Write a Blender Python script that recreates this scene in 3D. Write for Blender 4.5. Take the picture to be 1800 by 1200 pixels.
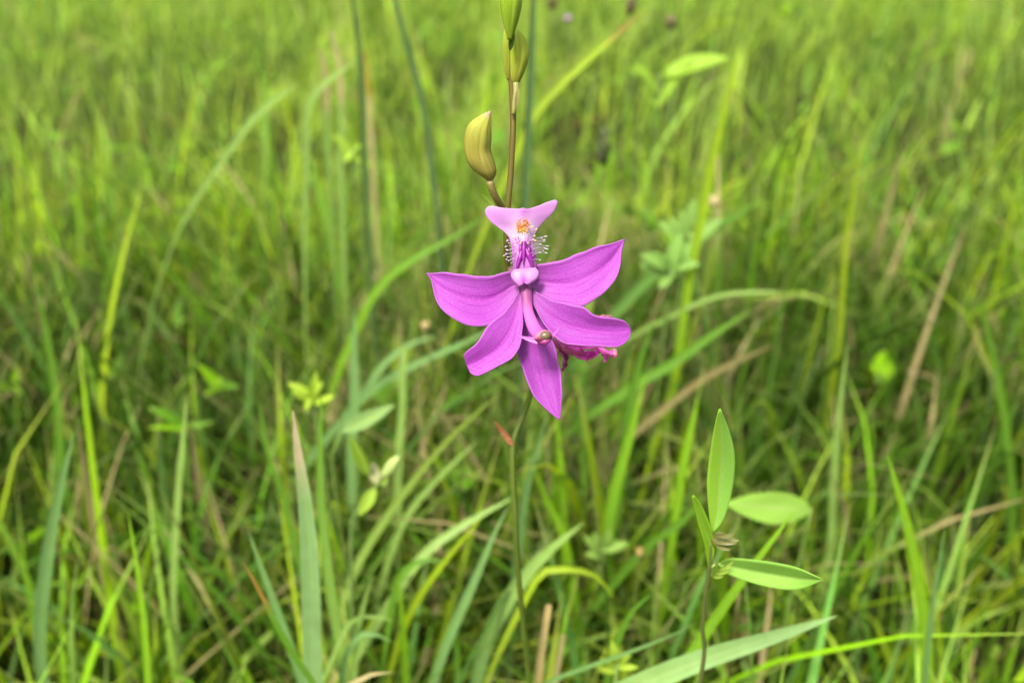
import bpy, math, random
import numpy as np
from mathutils import Vector, Matrix

for o in list(bpy.data.objects):
    bpy.data.objects.remove(o)
random.seed(7)
rng = np.random.default_rng(11)
scene = bpy.context.scene
col = scene.collection

# ------------------------------------------------------------------ camera
CAM_H = 0.42                       # metres above the soil
PITCH = math.radians(30)           # looking down
FPX = 1500.0                       # focal length in pixels of the 1800 px wide photograph
cam_d = bpy.data.cameras.new('camera')
cam = bpy.data.objects.new('camera', cam_d)
col.objects.link(cam)
cam.location = (0, 0, CAM_H)
cam.rotation_euler = (math.pi / 2 - PITCH, 0, 0)
cam_d.sensor_width = 36.0
cam_d.lens = 36.0 * FPX / 1800.0
cam_d.clip_start = 0.01
cam_d.clip_end = 2000
cam_d.dof.use_dof = True
cam_d.dof.focus_distance = 0.186
cam_d.dof.aperture_fstop = 10.0
scene.camera = cam
scene.render.resolution_x = 1024
scene.render.resolution_y = 682

# ------------------------------------------------------------------ light
SUN_EL = math.radians(58)
SUN_AZ = math.radians(-150)        # compass direction the light comes from, clockwise from +Y
world = bpy.data.worlds.new('World')
scene.world = world
world.use_nodes = True
wn = world.node_tree
bg = wn.nodes['Background']
sky = wn.nodes.new('ShaderNodeTexSky')
sky.sky_type = 'NISHITA'
sky.sun_disc = False
sky.sun_elevation = SUN_EL
sky.sun_rotation = SUN_AZ
sky.air_density = 1.0
sky.dust_density = 4.0
sky.ozone_density = 1.0
hs = wn.nodes.new('ShaderNodeHueSaturation')      # thin bright overcast: the blue washed out
hs.inputs['Saturation'].default_value = 0.35
wn.links.new(sky.outputs[0], hs.inputs['Color'])
wn.links.new(hs.outputs[0], bg.inputs[0])
bg.inputs[1].default_value = 0.11
sun_d = bpy.data.lights.new('sun', 'SUN')
sun_d.energy = 3.0
sun_d.angle = math.radians(12)
sun_d.color = (1.0, 0.95, 0.86)
sun = bpy.data.objects.new('sun', sun_d)
col.objects.link(sun)
sdir = Vector((math.sin(SUN_AZ) * math.cos(SUN_EL), math.cos(SUN_AZ) * math.cos(SUN_EL), math.sin(SUN_EL)))
sun.rotation_euler = sdir.to_track_quat('Z', 'Y').to_euler()
sun.location = sdir * 5
scene.view_settings.view_transform = 'Standard'
scene.view_settings.look = 'None'
scene.view_settings.gamma = 1.0
scene.view_settings.exposure = 1.7

# ------------------------------------------------------------------ helpers: pixels, curves, meshes
FWD = np.array([0, math.cos(PITCH), -math.sin(PITCH)])
UPV = np.array([0, math.sin(PITCH), math.cos(PITCH)])
RGT = np.array([1.0, 0, 0])
CAMP = np.array([0, 0, CAM_H])


def ray(px, py):
    return FWD + (px - 900) / FPX * RGT + (600 - py) / FPX * UPV


def atd(px, py, t):                # point on a pixel's line at depth t
    return CAMP + ray(px, py) * t


def aty(px, py, Y):                # point on a pixel's line in the upright plane y = Y
    r = ray(px, py)
    return CAMP + r * (Y / r[1])


def cr(pts, n):                    # Catmull-Rom resample, n points at even arc length
    P = np.array(pts, float)
    if len(P) == 2:
        s = np.linspace(0, 1, n)[:, None]
        return P[0] * (1 - s) + P[1] * s
    E = np.vstack([2 * P[0] - P[1], P, 2 * P[-1] - P[-2]])
    out = []
    for i in range(len(P) - 1):
        a, b, c, d = E[i:i + 4]
        for s in np.linspace(0, 1, 16, endpoint=False):
            out.append(.5 * (2 * b + (c - a) * s + (2 * a - 5 * b + 4 * c - d) * s * s + (3 * b - a - 3 * c + d) * s ** 3))
    out.append(P[-1])
    out = np.array(out)
    L = np.concatenate([[0], np.cumsum(np.linalg.norm(np.diff(out, axis=0), axis=1))])
    t = np.linspace(0, L[-1], n)
    return np.stack([np.interp(t, L, out[:, k]) for k in range(out.shape[1])], 1)


def mesh_obj(name, V, F, mat, parent=None, uv=None, colr=None, smooth=True):
    me = bpy.data.meshes.new(name)
    me.from_pydata([tuple(v) for v in V], [], [tuple(f) for f in F])
    if smooth:
        me.polygons.foreach_set('use_smooth', [True] * len(me.polygons))
    if uv is not None:
        ul = me.uv_layers.new(name='UVMap')
        idx = np.zeros(len(me.loops), int)
        me.loops.foreach_get('vertex_index', idx)
        ul.data.foreach_set('uv', np.array(uv, float)[idx].ravel())
    if colr is not None:
        at = me.color_attributes.new('tint', 'FLOAT_COLOR', 'POINT')
        c = np.ones((len(V), 4)); c[:, :3] = colr
        at.data.foreach_set('color', c.ravel())
    me.materials.append(mat)
    o = bpy.data.objects.new(name, me)
    col.objects.link(o)
    if parent is not None:
        o.parent = parent
        o.matrix_parent_inverse = Matrix.Translation(-Vector(world_loc(parent)))
    return o


def world_loc(o):
    return Vector(o.get('_base', (0, 0, 0))) if o.parent is None and o.type == 'EMPTY' else Vector((0, 0, 0))


def tag(o, label, cat, group=None):
    o['label'] = label
    o['category'] = cat
    if group:
        o['group'] = group
    return o


def thing(name, loc, label, cat, group=None):
    o = bpy.data.objects.new(name, None)
    col.objects.link(o)
    o.empty_display_size = 0.01
    o.location = loc
    BASES[o.name] = Vector(loc)
    return tag(o, label, cat, group)


BASES = {}


def world_loc(o):
    return BASES.get(o.name, Vector((0, 0, 0)))


def rebase(o, p):                  # move a mesh's origin to its foot
    v = Vector(p)
    o.data.transform(Matrix.Translation(-v))
    o.location = v
    return o


def grid_faces(nu, nv, off=0, closed=False):
    F = []
    for i in range(nu - 1):
        for j in range(nv - (0 if closed else 1)):
            k = (j + 1) % nv
            F.append((off + i * nv + j, off + i * nv + k, off + (i + 1) * nv + k, off + (i + 1) * nv + j))
    return F


def tube(P, R, n=8, cap=True, flat=1.0, ridg=0.0):
    """swept tube through points P with radii R; returns verts, faces, uv"""
    P = np.array(P, float); R = np.broadcast_to(np.array(R, float), (len(P),))
    T = np.gradient(P, axis=0); T /= np.linalg.norm(T, axis=1)[:, None] + 1e-12
    ref = np.array([1.0, .13, .07])
    V, UV = [], []
    for i in range(len(P)):
        b = np.cross(T[i], ref); b /= np.linalg.norm(b)
        a = np.cross(b, T[i]); ref = a
        for j in range(n):
            th = 2 * math.pi * j / n
            r = R[i] * (1 + ridg * math.cos(6 * th))
            V.append(P[i] + r * (a * math.cos(th) + flat * b * math.sin(th)))
            UV.append((i / (len(P) - 1), j / n))
    F = grid_faces(len(P), n, closed=True)
    if cap:
        F.append(tuple(range(n))[::-1])
        F.append(tuple((len(P) - 1) * n + j for j in range(n)))
    return V, F, UV


# ------------------------------------------------------------------ materials
def new_mat(name):
    m = bpy.data.materials.new(name)
    m.use_nodes = True
    nt = m.node_tree
    nt.nodes.clear()
    return m, nt, nt.nodes.new('ShaderNodeOutputMaterial')


def nd(nt, typ, **kw):
    n = nt.nodes.new(typ)
    for k, v in kw.items():
        setattr(n, k, v)
    return n


def mathn(nt, op, a, b=None):
    n = nd(nt, 'ShaderNodeMath', operation=op)
    for i, x in enumerate((a, b)):
        if x is None:
            continue
        if isinstance(x, (int, float)):
            n.inputs[i].default_value = x
        else:
            nt.links.new(x, n.inputs[i])
    return n.outputs[0]


def mixc(nt, f, a, b):
    n = nd(nt, 'ShaderNodeMix', data_type='RGBA')
    for s, x in ((n.inputs[0], f), (n.inputs[6], a), (n.inputs[7], b)):
        if isinstance(x, (int, float)):
            s.default_value = x
        elif isinstance(x, tuple):
            s.default_value = (*x, 1)
        else:
            nt.links.new(x, s)
    return n.outputs[2]


def noise(nt, scale, vec=None, detail=3, rough=.5):
    n = nd(nt, 'ShaderNodeTexNoise')
    n.inputs['Scale'].default_value = scale
    n.inputs['Detail'].default_value = detail
    n.inputs['Roughness'].default_value = rough
    if vec is not None:
        nt.links.new(vec, n.inputs['Vector'])
    return n.outputs['Fac']


def ramp(nt, f, a, b):
    n = nd(nt, 'ShaderNodeMapRange')
    nt.links.new(f, n.inputs[0])
    n.inputs[1].default_value = a
    n.inputs[2].default_value = b
    return n.outputs[0]


def gainc(nt, c, g):
    n = nd(nt, 'ShaderNodeMix', data_type='RGBA', blend_type='MULTIPLY')
    n.inputs[0].default_value = 1.0
    nt.links.new(c, n.inputs[6])
    n.inputs[7].default_value = (*g, 1)
    return n.outputs[2]


def leafy(nt, out, colour, rough=.45, spec=.4, trans=.35, bump=None, bstr=.2, tcol=None, bdist=.0003):
    """a thin sheet of living tissue: glossy skin over colour, some light passing through"""
    p = nd(nt, 'ShaderNodeBsdfPrincipled')
    p.inputs['Roughness'].default_value = rough
    p.inputs['Specular IOR Level'].default_value = spec
    nt.links.new(colour, p.inputs['Base Color'])
    if bump is not None:
        b = nd(nt, 'ShaderNodeBump')
        b.inputs['Strength'].default_value = bstr
        b.inputs['Distance'].default_value = bdist
        nt.links.new(bump, b.inputs['Height'])
        nt.links.new(b.outputs[0], p.inputs['Normal'])
    t = nd(nt, 'ShaderNodeBsdfTranslucent')
    nt.links.new(tcol if tcol is not None else colour, t.inputs[0])
    mx = nd(nt, 'ShaderNodeMixShader')
    mx.inputs[0].default_value = trans
    nt.links.new(p.outputs[0], mx.inputs[1])
    nt.links.new(t.outputs[0], mx.inputs[2])
    nt.links.new(mx.outputs[0], out.inputs[0])


def uvs(nt):
    u = nd(nt, 'ShaderNodeUVMap')
    s = nd(nt, 'ShaderNodeSeparateXYZ')
    nt.links.new(u.outputs[0], s.inputs[0])
    return u.outputs[0], s.outputs[0], s.outputs[1]


def tint_attr(nt):
    a = nd(nt, 'ShaderNodeAttribute')
    a.attribute_name = 'tint'
    return a.outputs['Color']


def mapped(nt, vec, sx, sy, sz=1):
    m = nd(nt, 'ShaderNodeMapping')
    m.inputs['Scale'].default_value = (sx, sy, sz)
    nt.links.new(vec, m.inputs['Vector'])
    return m.outputs[0]


def make_grass_mat(name, trans=.4, streak=True):
    m, nt, out = new_mat(name)
    c = tint_attr(nt)
    tc = nd(nt, 'ShaderNodeTexCoord').outputs['Object']
    blot = ramp(nt, noise(nt, 160, tc, 3), .35, .75)
    c2 = mixc(nt, mathn(nt, 'MULTIPLY', blot, .3), c, (.11, .17, .015))
    bump = None
    if streak:
        uv, u, v = uvs(nt)
        st = noise(nt, 1, mapped(nt, uv, 3, 26), 2)
        dk = ramp(nt, st, .3, .7)
        c2 = mixc(nt, mathn(nt, 'MULTIPLY', dk, .7), c2, mixc(nt, .5, c2, (.03, .07, .008)))
        mid = mathn(nt, 'ABSOLUTE', mathn(nt, 'SUBTRACT', v, .5))
        rib = ramp(nt, mid, .09, .02)
        c2 = mixc(nt, mathn(nt, 'MULTIPLY', rib, .35), c2, (.24, .32, .10))
        bump = st
    h = nd(nt, 'ShaderNodeHueSaturation')
    h.inputs['Value'].default_value = 1.35
    h.inputs['Hue'].default_value = .485
    nt.links.new(c2, h.inputs['Color'])
    leafy(nt, out, c2, .5, .25 if streak else .10, trans, bump, .25, h.outputs[0])
    return m


MAT = {}
MAT['grass'] = make_grass_mat('grass_leaf', .42, False)
MAT['blade'] = make_grass_mat('blade_leaf', .38, True)


def make_petal_mat():
    m, nt, out = new_mat('orchid_petal')
    uv, u, v = uvs(nt)
    base = tint_attr(nt)
    wob = mathn(nt, 'MULTIPLY', mathn(nt, 'SUBTRACT', noise(nt, 5, mapped(nt, uv, 1, .8), 2), .5), .10)
    vv = mathn(nt, 'ADD', v, wob)
    fr = mathn(nt, 'ABSOLUTE', mathn(nt, 'SUBTRACT', mathn(nt, 'FRACT', mathn(nt, 'MULTIPLY', vv, 6.0)), .5))
    vein = ramp(nt, fr, .085, .0)
    vein = mathn(nt, 'MULTIPLY', vein, ramp(nt, noise(nt, 3.1, mapped(nt, uv, 2, 4), 2), .25, .5))
    fine = ramp(nt, noise(nt, 1, mapped(nt, uv, 5, 110), 3), .35, .7)
    broad = ramp(nt, noise(nt, 1, mapped(nt, uv, 1.6, 7), 3), .35, .65)
    c = mixc(nt, mathn(nt, 'MULTIPLY', broad, .4), base, (.56, .035, .60))
    c = mixc(nt, mathn(nt, 'MULTIPLY', fine, .20), c, (.78, .26, .80))
    c = mixc(nt, mathn(nt, 'MULTIPLY', vein, .42), c, (.34, .01, .36))
    rim = mathn(nt, 'MAXIMUM', ramp(nt, v, .025, .0), ramp(nt, v, .975, 1.0))
    c = mixc(nt, mathn(nt, 'MULTIPLY', rim, .35), c, (.85, .45, .82))
    tc = nd(nt, 'ShaderNodeTexCoord').outputs['Object']
    cells = noise(nt, 4200, tc, 2, .7)
    c = mixc(nt, mathn(nt, 'MULTIPLY', ramp(nt, cells, .52, .75), .4), c, (.92, .5, .92))  # glitter of the petal surface painted in as pale specks
    hgt = mathn(nt, 'ADD', cells, mathn(nt, 'MULTIPLY', vein, -.4))
    c = gainc(nt, c, (.43, .365, .44))
    leafy(nt, out, c, .5, .22, .30, hgt, .55, c, .00018)
    return m


MAT['petal'] = make_petal_mat()


def make_lip_mat(name, rough=.45, trans=.25, cellscale=4500, amt=.25, gain=(.40, .34, .40)):
    m, nt, out = new_mat(name)
    c = tint_attr(nt)
    tc = nd(nt, 'ShaderNodeTexCoord').outputs['Object']
    cells = noise(nt, cellscale, tc, 2, .7)
    c2 = mixc(nt, mathn(nt, 'MULTIPLY', ramp(nt, cells, .5, .8), amt), c, (.95, .75, .95))
    c2 = gainc(nt, c2, gain)
    leafy(nt, out, c2, rough, .4, trans, cells, .3, c2, .0001)
    return m


MAT['lip'] = make_lip_mat('orchid_lip')
MAT['ridge'] = make_lip_mat('lip_ridge', .4, .1, 4000, .04, (.55, .55, .55))
MAT['beard'] = make_lip_mat('lip_beard', .45, .2, 4000, .02, (.95, .95, .95))
MAT['column'] = make_lip_mat('orchid_column', .35, .12, 3500, .08, (.48, .45, .48))
MAT['withered'] = make_lip_mat('withered_tissue', .5, .15, 1200, .10, (.95, .85, .95))


def make_skin_mat(name, rough=.4, trans=.15, streak=.4, dark=(.05, .06, .01), light=(.45, .42, .12), along=2, across=18, spec=.35):
    m, nt, out = new_mat(name)
    c = tint_attr(nt)
    uv, u, v = uvs(nt)
    st = noise(nt, 1, mapped(nt, uv, along, across), 3)
    tc = nd(nt, 'ShaderNodeTexCoord').outputs['Object']
    sp = noise(nt, 1500, tc, 3, .6)
    c2 = mixc(nt, mathn(nt, 'MULTIPLY', ramp(nt, st, .5, .75), streak), c, light)
    c2 = mixc(nt, mathn(nt, 'MULTIPLY', ramp(nt, st, .48, .25), streak), c2, dark)
    c2 = mixc(nt, mathn(nt, 'MULTIPLY', ramp(nt, sp, .62, .8), .4), c2, dark)
    hgt = mathn(nt, 'ADD', st, mathn(nt, 'MULTIPLY', sp, .4))
    leafy(nt, out, c2, rough, spec, trans, hgt, .35, c2, .0002)
    return m


MAT['bud'] = make_skin_mat('bud_skin', .6, .15, .55, (.10, .10, .008), (.34, .33, .07), 1.2, 16, .18)
MAT['stem'] = make_skin_mat('stem_skin', .38, .05, .45, (.045, .024, .008), (.12, .115, .02), 30, 6)
MAT['forb_leaf'] = make_skin_mat('forb_leaf', .65, .38, .4, (.10, .24, .015), (.26, .44, .09), 40, 40, .18)


def make_soil():
    m, nt, out = new_mat('meadow_soil')
    tc = nd(nt, 'ShaderNodeTexCoord').outputs['Object']
    a = noise(nt, 35, tc, 6, .65)
    b = noise(nt, 3, tc, 4, .6)
    c = mixc(nt, ramp(nt, a, .3, .7), (.010, .011, .004), (.026, .026, .008))
    c = mixc(nt, ramp(nt, b, .45, .7), c, (.014, .032, .004))
    geo = nd(nt, 'ShaderNodeVectorMath', operation='LENGTH')
    nt.links.new(tc, geo.inputs[0])
    far = ramp(nt, geo.outputs['Value'], 1.2, 5.0)    # short sward covers the soil farther off
    g = mixc(nt, ramp(nt, noise(nt, 8, tc, 6, .7), .3, .7), (.035, .08, .006), (.09, .17, .012))
    c = mixc(nt, far, c, g)
    p = nd(nt, 'ShaderNodeBsdfPrincipled')
    p.inputs['Roughness'].default_value = 1.0
    p.inputs['Specular IOR Level'].default_value = .03
    nt.links.new(c, p.inputs['Base Color'])
    bm = nd(nt, 'ShaderNodeBump')
    bm.inputs['Strength'].default_value = .8
    bm.inputs['Distance'].default_value = .01
    nt.links.new(a, bm.inputs['Height'])
    nt.links.new(bm.outputs[0], p.inputs['Normal'])
    nt.links.new(p.outputs[0], out.inputs[0])
    return m


# ------------------------------------------------------------------ ground
def ground_h(x, y):
    r = np.sqrt(x * x + y * y)
    f = np.clip((r - .3) / 3, 0, 1)
    return .004 * np.sin(x * 17 + 1) * np.sin(y * 13) * np.clip(1.3 - r / 8, 0, 1) + f * .05 * np.sin(x * 1.1 + .5) * np.sin(y * .8 + 1) * np.clip(1.5 - r / 30, 0, 1)


ticks = np.concatenate([-np.geomspace(400, 1.6, 26), np.linspace(-1.5, 1.5, 41), np.geomspace(1.6, 400, 26)])
gx, gy = np.meshgrid(ticks, ticks, indexing='ij')
GV = np.stack([gx.ravel(), gy.ravel(), ground_h(gx.ravel(), gy.ravel())], 1)
ground = mesh_obj('ground', GV, grid_faces(len(ticks), len(ticks)), make_soil())
ground['kind'] = 'structure'

# ------------------------------------------------------------------ colours (linear)
BRIGHT = (0.18, 0.37, 0.005)
LIME = (0.32, 0.44, 0.008)
GREEN = (0.085, 0.215, 0.01)
DEEP = (0.03, 0.09, 0.006)
TEAL = (0.145, 0.28, 0.085)
PALE = (0.23, 0.36, 0.075)
OLIVE = (0.14, 0.19, 0.012)
STRAW = (.42, .32, .15)
RUST = (.30, .12, .025)
BROWN = (.13, .075, .03)

# ------------------------------------------------------------------ single grass blades that stand out
DEPTH = np.full((220, 320), 9.0)   # where such a blade shows: random grass keeps from growing in front of it


def mark(px, py, t, r=14):
    i0, i1 = int((py - r) / 6) + 6, int((py + r) / 6) + 6
    j0, j1 = int((px - r) / 6) + 6, int((px + r) / 6) + 6
    i0, j0 = max(i0, 0), max(j0, 0)
    if i1 < 0 or j1 < 0:
        return
    DEPTH[i0:i1 + 1, j0:j1 + 1] = np.minimum(DEPTH[i0:i1 + 1, j0:j1 + 1], t)


def strip(P, W, face, twist=0.0, fold=.18, nacross=5):
    """leaf blade through points P (n,3) with half-widths W, its face turned to direction face"""
    n = len(P)
    T = np.gradient(P, axis=0); T /= np.linalg.norm(T, axis=1)[:, None] + 1e-12
    V, UV = [], []
    for i in range(n):
        s = np.cross(T[i], face); s /= np.linalg.norm(s) + 1e-9
        nn = np.cross(s, T[i])
        a = twist * i / (n - 1)
        s2 = s * math.cos(a) + nn * math.sin(a)
        n2 = -s * math.sin(a) + nn * math.cos(a)
        for j in range(nacross):
            q = j / (nacross - 1) * 2 - 1
            V.append(P[i] + s2 * q * W[i] + n2 * fold * W[i] * (abs(q) - .5))
            UV.append((i / (n - 1), j / (nacross - 1)))
    return np.array(V), grid_faces(n, nacross), UV


GRASS_N = 0


def hero_blade(pts, Y, wpx, c0, label, c1=None, Yt=None, group=None, name='grass_blade', tipdry=0.0, tipc=STRAW, blunt=False, yaw=None, cat='grass blade', fold=.18, wmin=.05):
    """pts from the tip down in photograph pixels, in the upright plane y = Y (Yt at the tip); runs on down to the soil"""
    n = len(pts)
    Yt = Y if Yt is None else Yt
    P = [aty(p[0], p[1], Yt + (Y - Yt) * i / (n - 1)) for i, p in enumerate(pts)]
    for p, q in zip(cr([p[:2] for p in pts], 30), cr(P, 30)):
        mark(p[0], p[1], float((q - CAMP) @ FWD), 10 + wpx / 2)
    P = np.array(P)
    end = P[-1]; T = P[-1] - P[-2]; T /= np.linalg.norm(T)
    hz = end[2]
    flat = math.hypot(T[0], T[1])
    drift = np.array([T[0], T[1], 0]) * hz * (.35 + .45 * flat)
    ext = [end + drift * .42 + np.array([0, 0, -hz * (.36 - .16 * flat)]), end + drift * .76 + np.array([0, 0, -hz * (.70 - .14 * flat)]), end + drift + np.array([0, 0, -hz - .006])]
    full = cr(np.vstack([P, ext]), 34)
    t = float((P[len(P) // 2] - CAMP) @ FWD)
    w = wpx * t / FPX / 2
    L = np.concatenate([[0], np.cumsum(np.linalg.norm(np.diff(full, axis=0), axis=1))])
    vis = np.linalg.norm(np.diff(P, axis=0), axis=1).sum()
    s = L / vis
    if blunt:
        W = w * np.clip(.75 + s * .25, 0, 1)
    else:
        W = w * np.clip(wmin + (1 - wmin) * np.sin(np.clip(s / .75, 0, 1) * math.pi / 2) ** .8, 0, 1)
    W = W * np.where(s > 1.15, np.clip(1 - (s - 1.15) * .35, .35, 1), 1)
    yaw = random.uniform(-.5, .5) if yaw is None else yaw
    face = np.array([math.sin(yaw), -math.cos(yaw), .55]); face /= np.linalg.norm(face)
    V, F, UV = strip(full, W, face, random.uniform(-.4, .4), fold)
    c0 = np.array(c0); c1 = c0 * .9 if c1 is None else np.array(c1)
    ss = np.clip(s / s[-1] * 1.6, 0, 1)[:, None]
    C = c0 * (1 - ss) + c1 * ss
    if tipdry:
        k = np.clip((tipdry - s) / .12 + .5, 0, 1)[:, None]
        C = C * (1 - k) + np.array(tipc) * k
    C = np.repeat(C, 5, 0)
    o = mesh_obj(name, V, F, MAT['blade'], uv=UV, colr=C)
    rebase(o, full[-1] + np.array([0, 0, .004]))
    return tag(o, label, cat, group)


hb = hero_blade
hb([(515, 722), (523, 790), (535, 870), (543, 960), (547, 1060), (552, 1200)], .205, 36, (.22, .36, .13), 'broad upright blue-green grass blade with long dry tan tip', tipdry=.2, tipc=(.5, .38, .24), yaw=.1)
hb([(565, 690), (563, 800), (566, 900), (585, 1060), (612, 1200)], .235, 24, GREEN, 'mid-green grass blade rising close beside the tan-tipped broad blade', c1=PALE)
hb([(425, 985), (455, 1035), (482, 1090), (520, 1155), (550, 1200)], .185, 17, GREEN, 'narrow dark green blade with an orange tip slanting out from the tan-tipped broad blade', tipdry=.35, tipc=RUST)
hb([(436, 930), (455, 985), (490, 1080), (530, 1195)], .22, 18, TEAL, 'pale blue-green blade leaning behind the orange-tipped narrow blade')
hb([(880, 690), (800, 760), (730, 840), (672, 920), (625, 1000), (600, 1080)], .29, 15, OLIVE, 'long olive blade slanting down behind the leafy sprout', c1=PALE)
hb([(842, 772), (775, 835), (720, 900), (690, 965)], .31, 12, PALE, 'short pale blade slanting parallel below the long olive blade')
hb([(905, 872), (810, 925), (745, 975), (695, 1045)], .26, 17, PALE, 'pale arching blade ending against the orchid stem', Yt=.28)
hb([(850, 905), (790, 975), (735, 1050), (700, 1130)], .25, 13, LIME, 'yellow-green slanting blade below the pale arching one')
hb([(893, 890), (868, 940), (830, 1030), (790, 1120), (762, 1200)], .24, 18, TEAL, 'slender blue-green blade leaning toward the orchid stem')
hb([(966, 715), (938, 808), (921, 880), (911, 960), (900, 1060)], .29, 18, TEAL, 'blue-green blade rising behind the orchid stem to the lowest sepal')
hb([(976, 720), (986, 820), (991, 905), (993, 1000)], .32, 15, BRIGHT, 'vivid green upright blade just behind the lowest sepal tip')
hb([(938, 815), (962, 880), (988, 935), (1005, 1010)], .30, 15, BRIGHT, 'vivid green blade crossing under the lowest sepal, leaning to the orchid stem')
hb([(1135, 660), (1104, 780), (1080, 865), (1069, 940), (1068, 1040)], .31, 22, BRIGHT, 'broad fresh green blade leaning behind the withered bloom side of the orchid', c1=GREEN)
hb([(1026, 918), (968, 965), (925, 1010), (880, 1075), (850, 1150)], .255, 28, PALE, 'wide pale blade with blunt tip crossing behind the lower orchid stem', c1=TEAL)
hb([(1228, 1092), (1180, 1116), (1112, 1143), (1030, 1172), (950, 1205)], .20, 9, TEAL, 'very thin blade stretched nearly level toward the leafy forb stem', Yt=.19)
hb([(964, 1062), (956, 1115), (945, 1200)], .205, 15, STRAW, 'stiff tan and orange dry straw stub beside the orchid stem', c1=(.36, .17, .04), tipdry=.3, tipc=(.6, .42, .18), blunt=True, name='dry_straw', cat='straw', fold=.5)
hb([(990, 1115), (984, 1150), (976, 1200)], .225, 11, STRAW, 'small pale dry straw stub next to the tan and orange one', blunt=True, name='dry_straw', cat='straw')
hb([(1470, 1082), (1350, 1122), (1240, 1156), (1130, 1200), (1050, 1240)], .185, 40, (.22, .36, .13), 'widest pale green blade lying across behind the leafy forb stem', c1=PALE, yaw=-.1)
hb([(1395, 900), (1345, 965), (1290, 1040), (1215, 1150), (1180, 1210)], .205, 19, BRIGHT, 'fresh green blade slanting up behind the leafy forb stem', c1=GREEN)
hb([(1298, 80), (1276, 180), (1250, 290), (1231, 390), (1212, 490)], .42, 17, LIME, 'tall bright yellow-green blade standing above the short meadow grass', c1=BRIGHT, yaw=.15)
hb([(1128, 22), (1062, 80), (992, 143), (942, 200), (915, 250)], .43, 12, LIME, 'long yellowed blade leaning behind the orchid buds with a rusty tip', tipdry=.2, tipc=RUST, c1=OLIVE)
hb([(612, -60), (622, 10), (632, 90), (638, 190), (641, 300)], .47, 12, (.06, .11, .04), 'tall dull green rush stem, the straighter of two side by side', name='rush_stem', cat='rush stem', fold=.8, wmin=.4)
hb([(680, -60), (697, 10), (720, 95), (745, 190), (760, 300)], .50, 12, (.065, .12, .05), 'tall dull green rush stem, the more leaning of two side by side', name='rush_stem', cat='rush stem', fold=.8, wmin=.4)
hb([(938, -50), (936, 40), (932, 150), (925, 300)], .40, 14, (.07, .13, .05), 'dull green rush stem standing right behind the orchid buds', name='rush_stem', cat='rush stem', fold=.8, wmin=.4)
hb([(583, 55), (590, 90), (598, 120), (600, 235), (598, 300)], .55, 12, PALE, 'pale stalk with straw-coloured tip beside the straighter rush stem', tipdry=.5, wmin=.5)
hb([(563, 88), (570, 125), (575, 200), (575, 260)], .6, 12, PALE, 'shorter straw-tipped stalk by the taller straw-tipped one', tipdry=.6, wmin=.5)
hb([(628, 104), (600, 125), (565, 150), (543, 185), (538, 230)], .5, 13, PALE, 'pale blade arching across in front of the straw-tipped stalks', yaw=.2)
hb([(522, 150), (490, 170), (450, 203), (420, 240)], .5, 13, PALE, 'pale blade slanting low beside the arching one near the straw-tipped stalks')
hb([(640, 90), (645, 130), (650, 185), (652, 250)], .62, 9, STRAW, 'thin brownish dead stalk between the two rush stems', tipdry=.5, tipc=RUST, wmin=.4)
hb([(622, 540), (623, 620), (623, 715), (618, 800)], .36, 21, TEAL, 'upright blue-green blade behind the pale lance-shaped leaf', blunt=False)
hb([(712, 610), (708, 660), (707, 720), (700, 820)], .34, 17, PALE, 'upright pale green blade with squared tip by the lance-shaped leaf', blunt=True)
hb([(905, 560), (820, 600), (730, 640), (660, 680), (600, 740)], .38, 14, TEAL, 'long blade slanting behind the lower side sepal and petal')
hb([(1362, 606), (1300, 632), (1245, 660), (1190, 700)], .40, 14, BROWN, 'brown dead blade slanting down in the dark grass', c1=STRAW)
hb([(1378, 512), (1310, 514), (1262, 520), (1200, 545)], .42, 9, PALE, 'thin pale blade lying nearly level across the grass', Yt=.40)
hb([(1320, 545), (1250, 590), (1180, 640), (1110, 680)], .40, 18, GREEN, 'broad green blade slanting below the long lower side sepal')
hb([(1110, 520), (1180, 455), (1260, 400), (1340, 350)][::-1], .47, 22, GREEN, 'broad mid-green blade slanting up past the tall yellow-green one', c1=TEAL)
hb([(850, 380), (800, 415), (735, 450), (670, 500), (630, 570)], .46, 14, GREEN, 'long arched green blade behind the upper side petal', c1=BRIGHT)
hb([(770, 590), (720, 605), (675, 640), (640, 690)], .42, 12, TEAL, 'short blue-green blade bent low under the petal spreading over the lance-leaf side')
hb([(1150, 560), (1118, 660), (1098, 760), (1090, 860)], .35, 18, GREEN, 'dark green blade behind the withered bloom')
hb([(700, 1010), (706, 1080), (714, 1200)], .235, 13, BRIGHT, 'short upright fresh blade between the bluish leaning blade and the tan-tipped one')
hb([(655, 1010), (640, 1060), (628, 1120), (622, 1200)], .23, 12, PALE, 'thin pale upright blade near the low arched loops')
hb([(690, 1128), (655, 1112), (630, 1118), (610, 1150), (600, 1200)], .215, 14, TEAL, 'small blue-green blade bent over in a low loop')
hb([(690, 1090), (650, 1082), (620, 1090), (596, 1130)], .225, 10, PALE, 'small pale blade bent over just above the blue-green loop')
hb([(780, 985), (740, 985), (705, 1010), (690, 1060)], .25, 14, GREEN, 'green blade curled over in an arch by the yellow-green slanting blade', Yt=.25)
hb([(1080, 1050), (1045, 1010), (995, 1000), (955, 1005), (925, 1050)], .24, 12, LIME, 'yellowish blade drooping over beside the orchid stem', c1=OLIVE)
hb([(1150, 1040), (1110, 1075), (1080, 1140), (1065, 1210)], .22, 14, GREEN, 'green blade bending outward above the thin level blade')
hb([(1195, 860), (1205, 800), (1218, 740), (1228, 700)][::-1], .3, 16, BRIGHT, 'fresh blade upright behind the small leaf of the forb')
hb([(1100, 1000), (1150, 950), (1200, 915), (1240, 870)][::-1], .28, 18, GREEN, 'broad green blade slanting up behind the forb')
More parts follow.
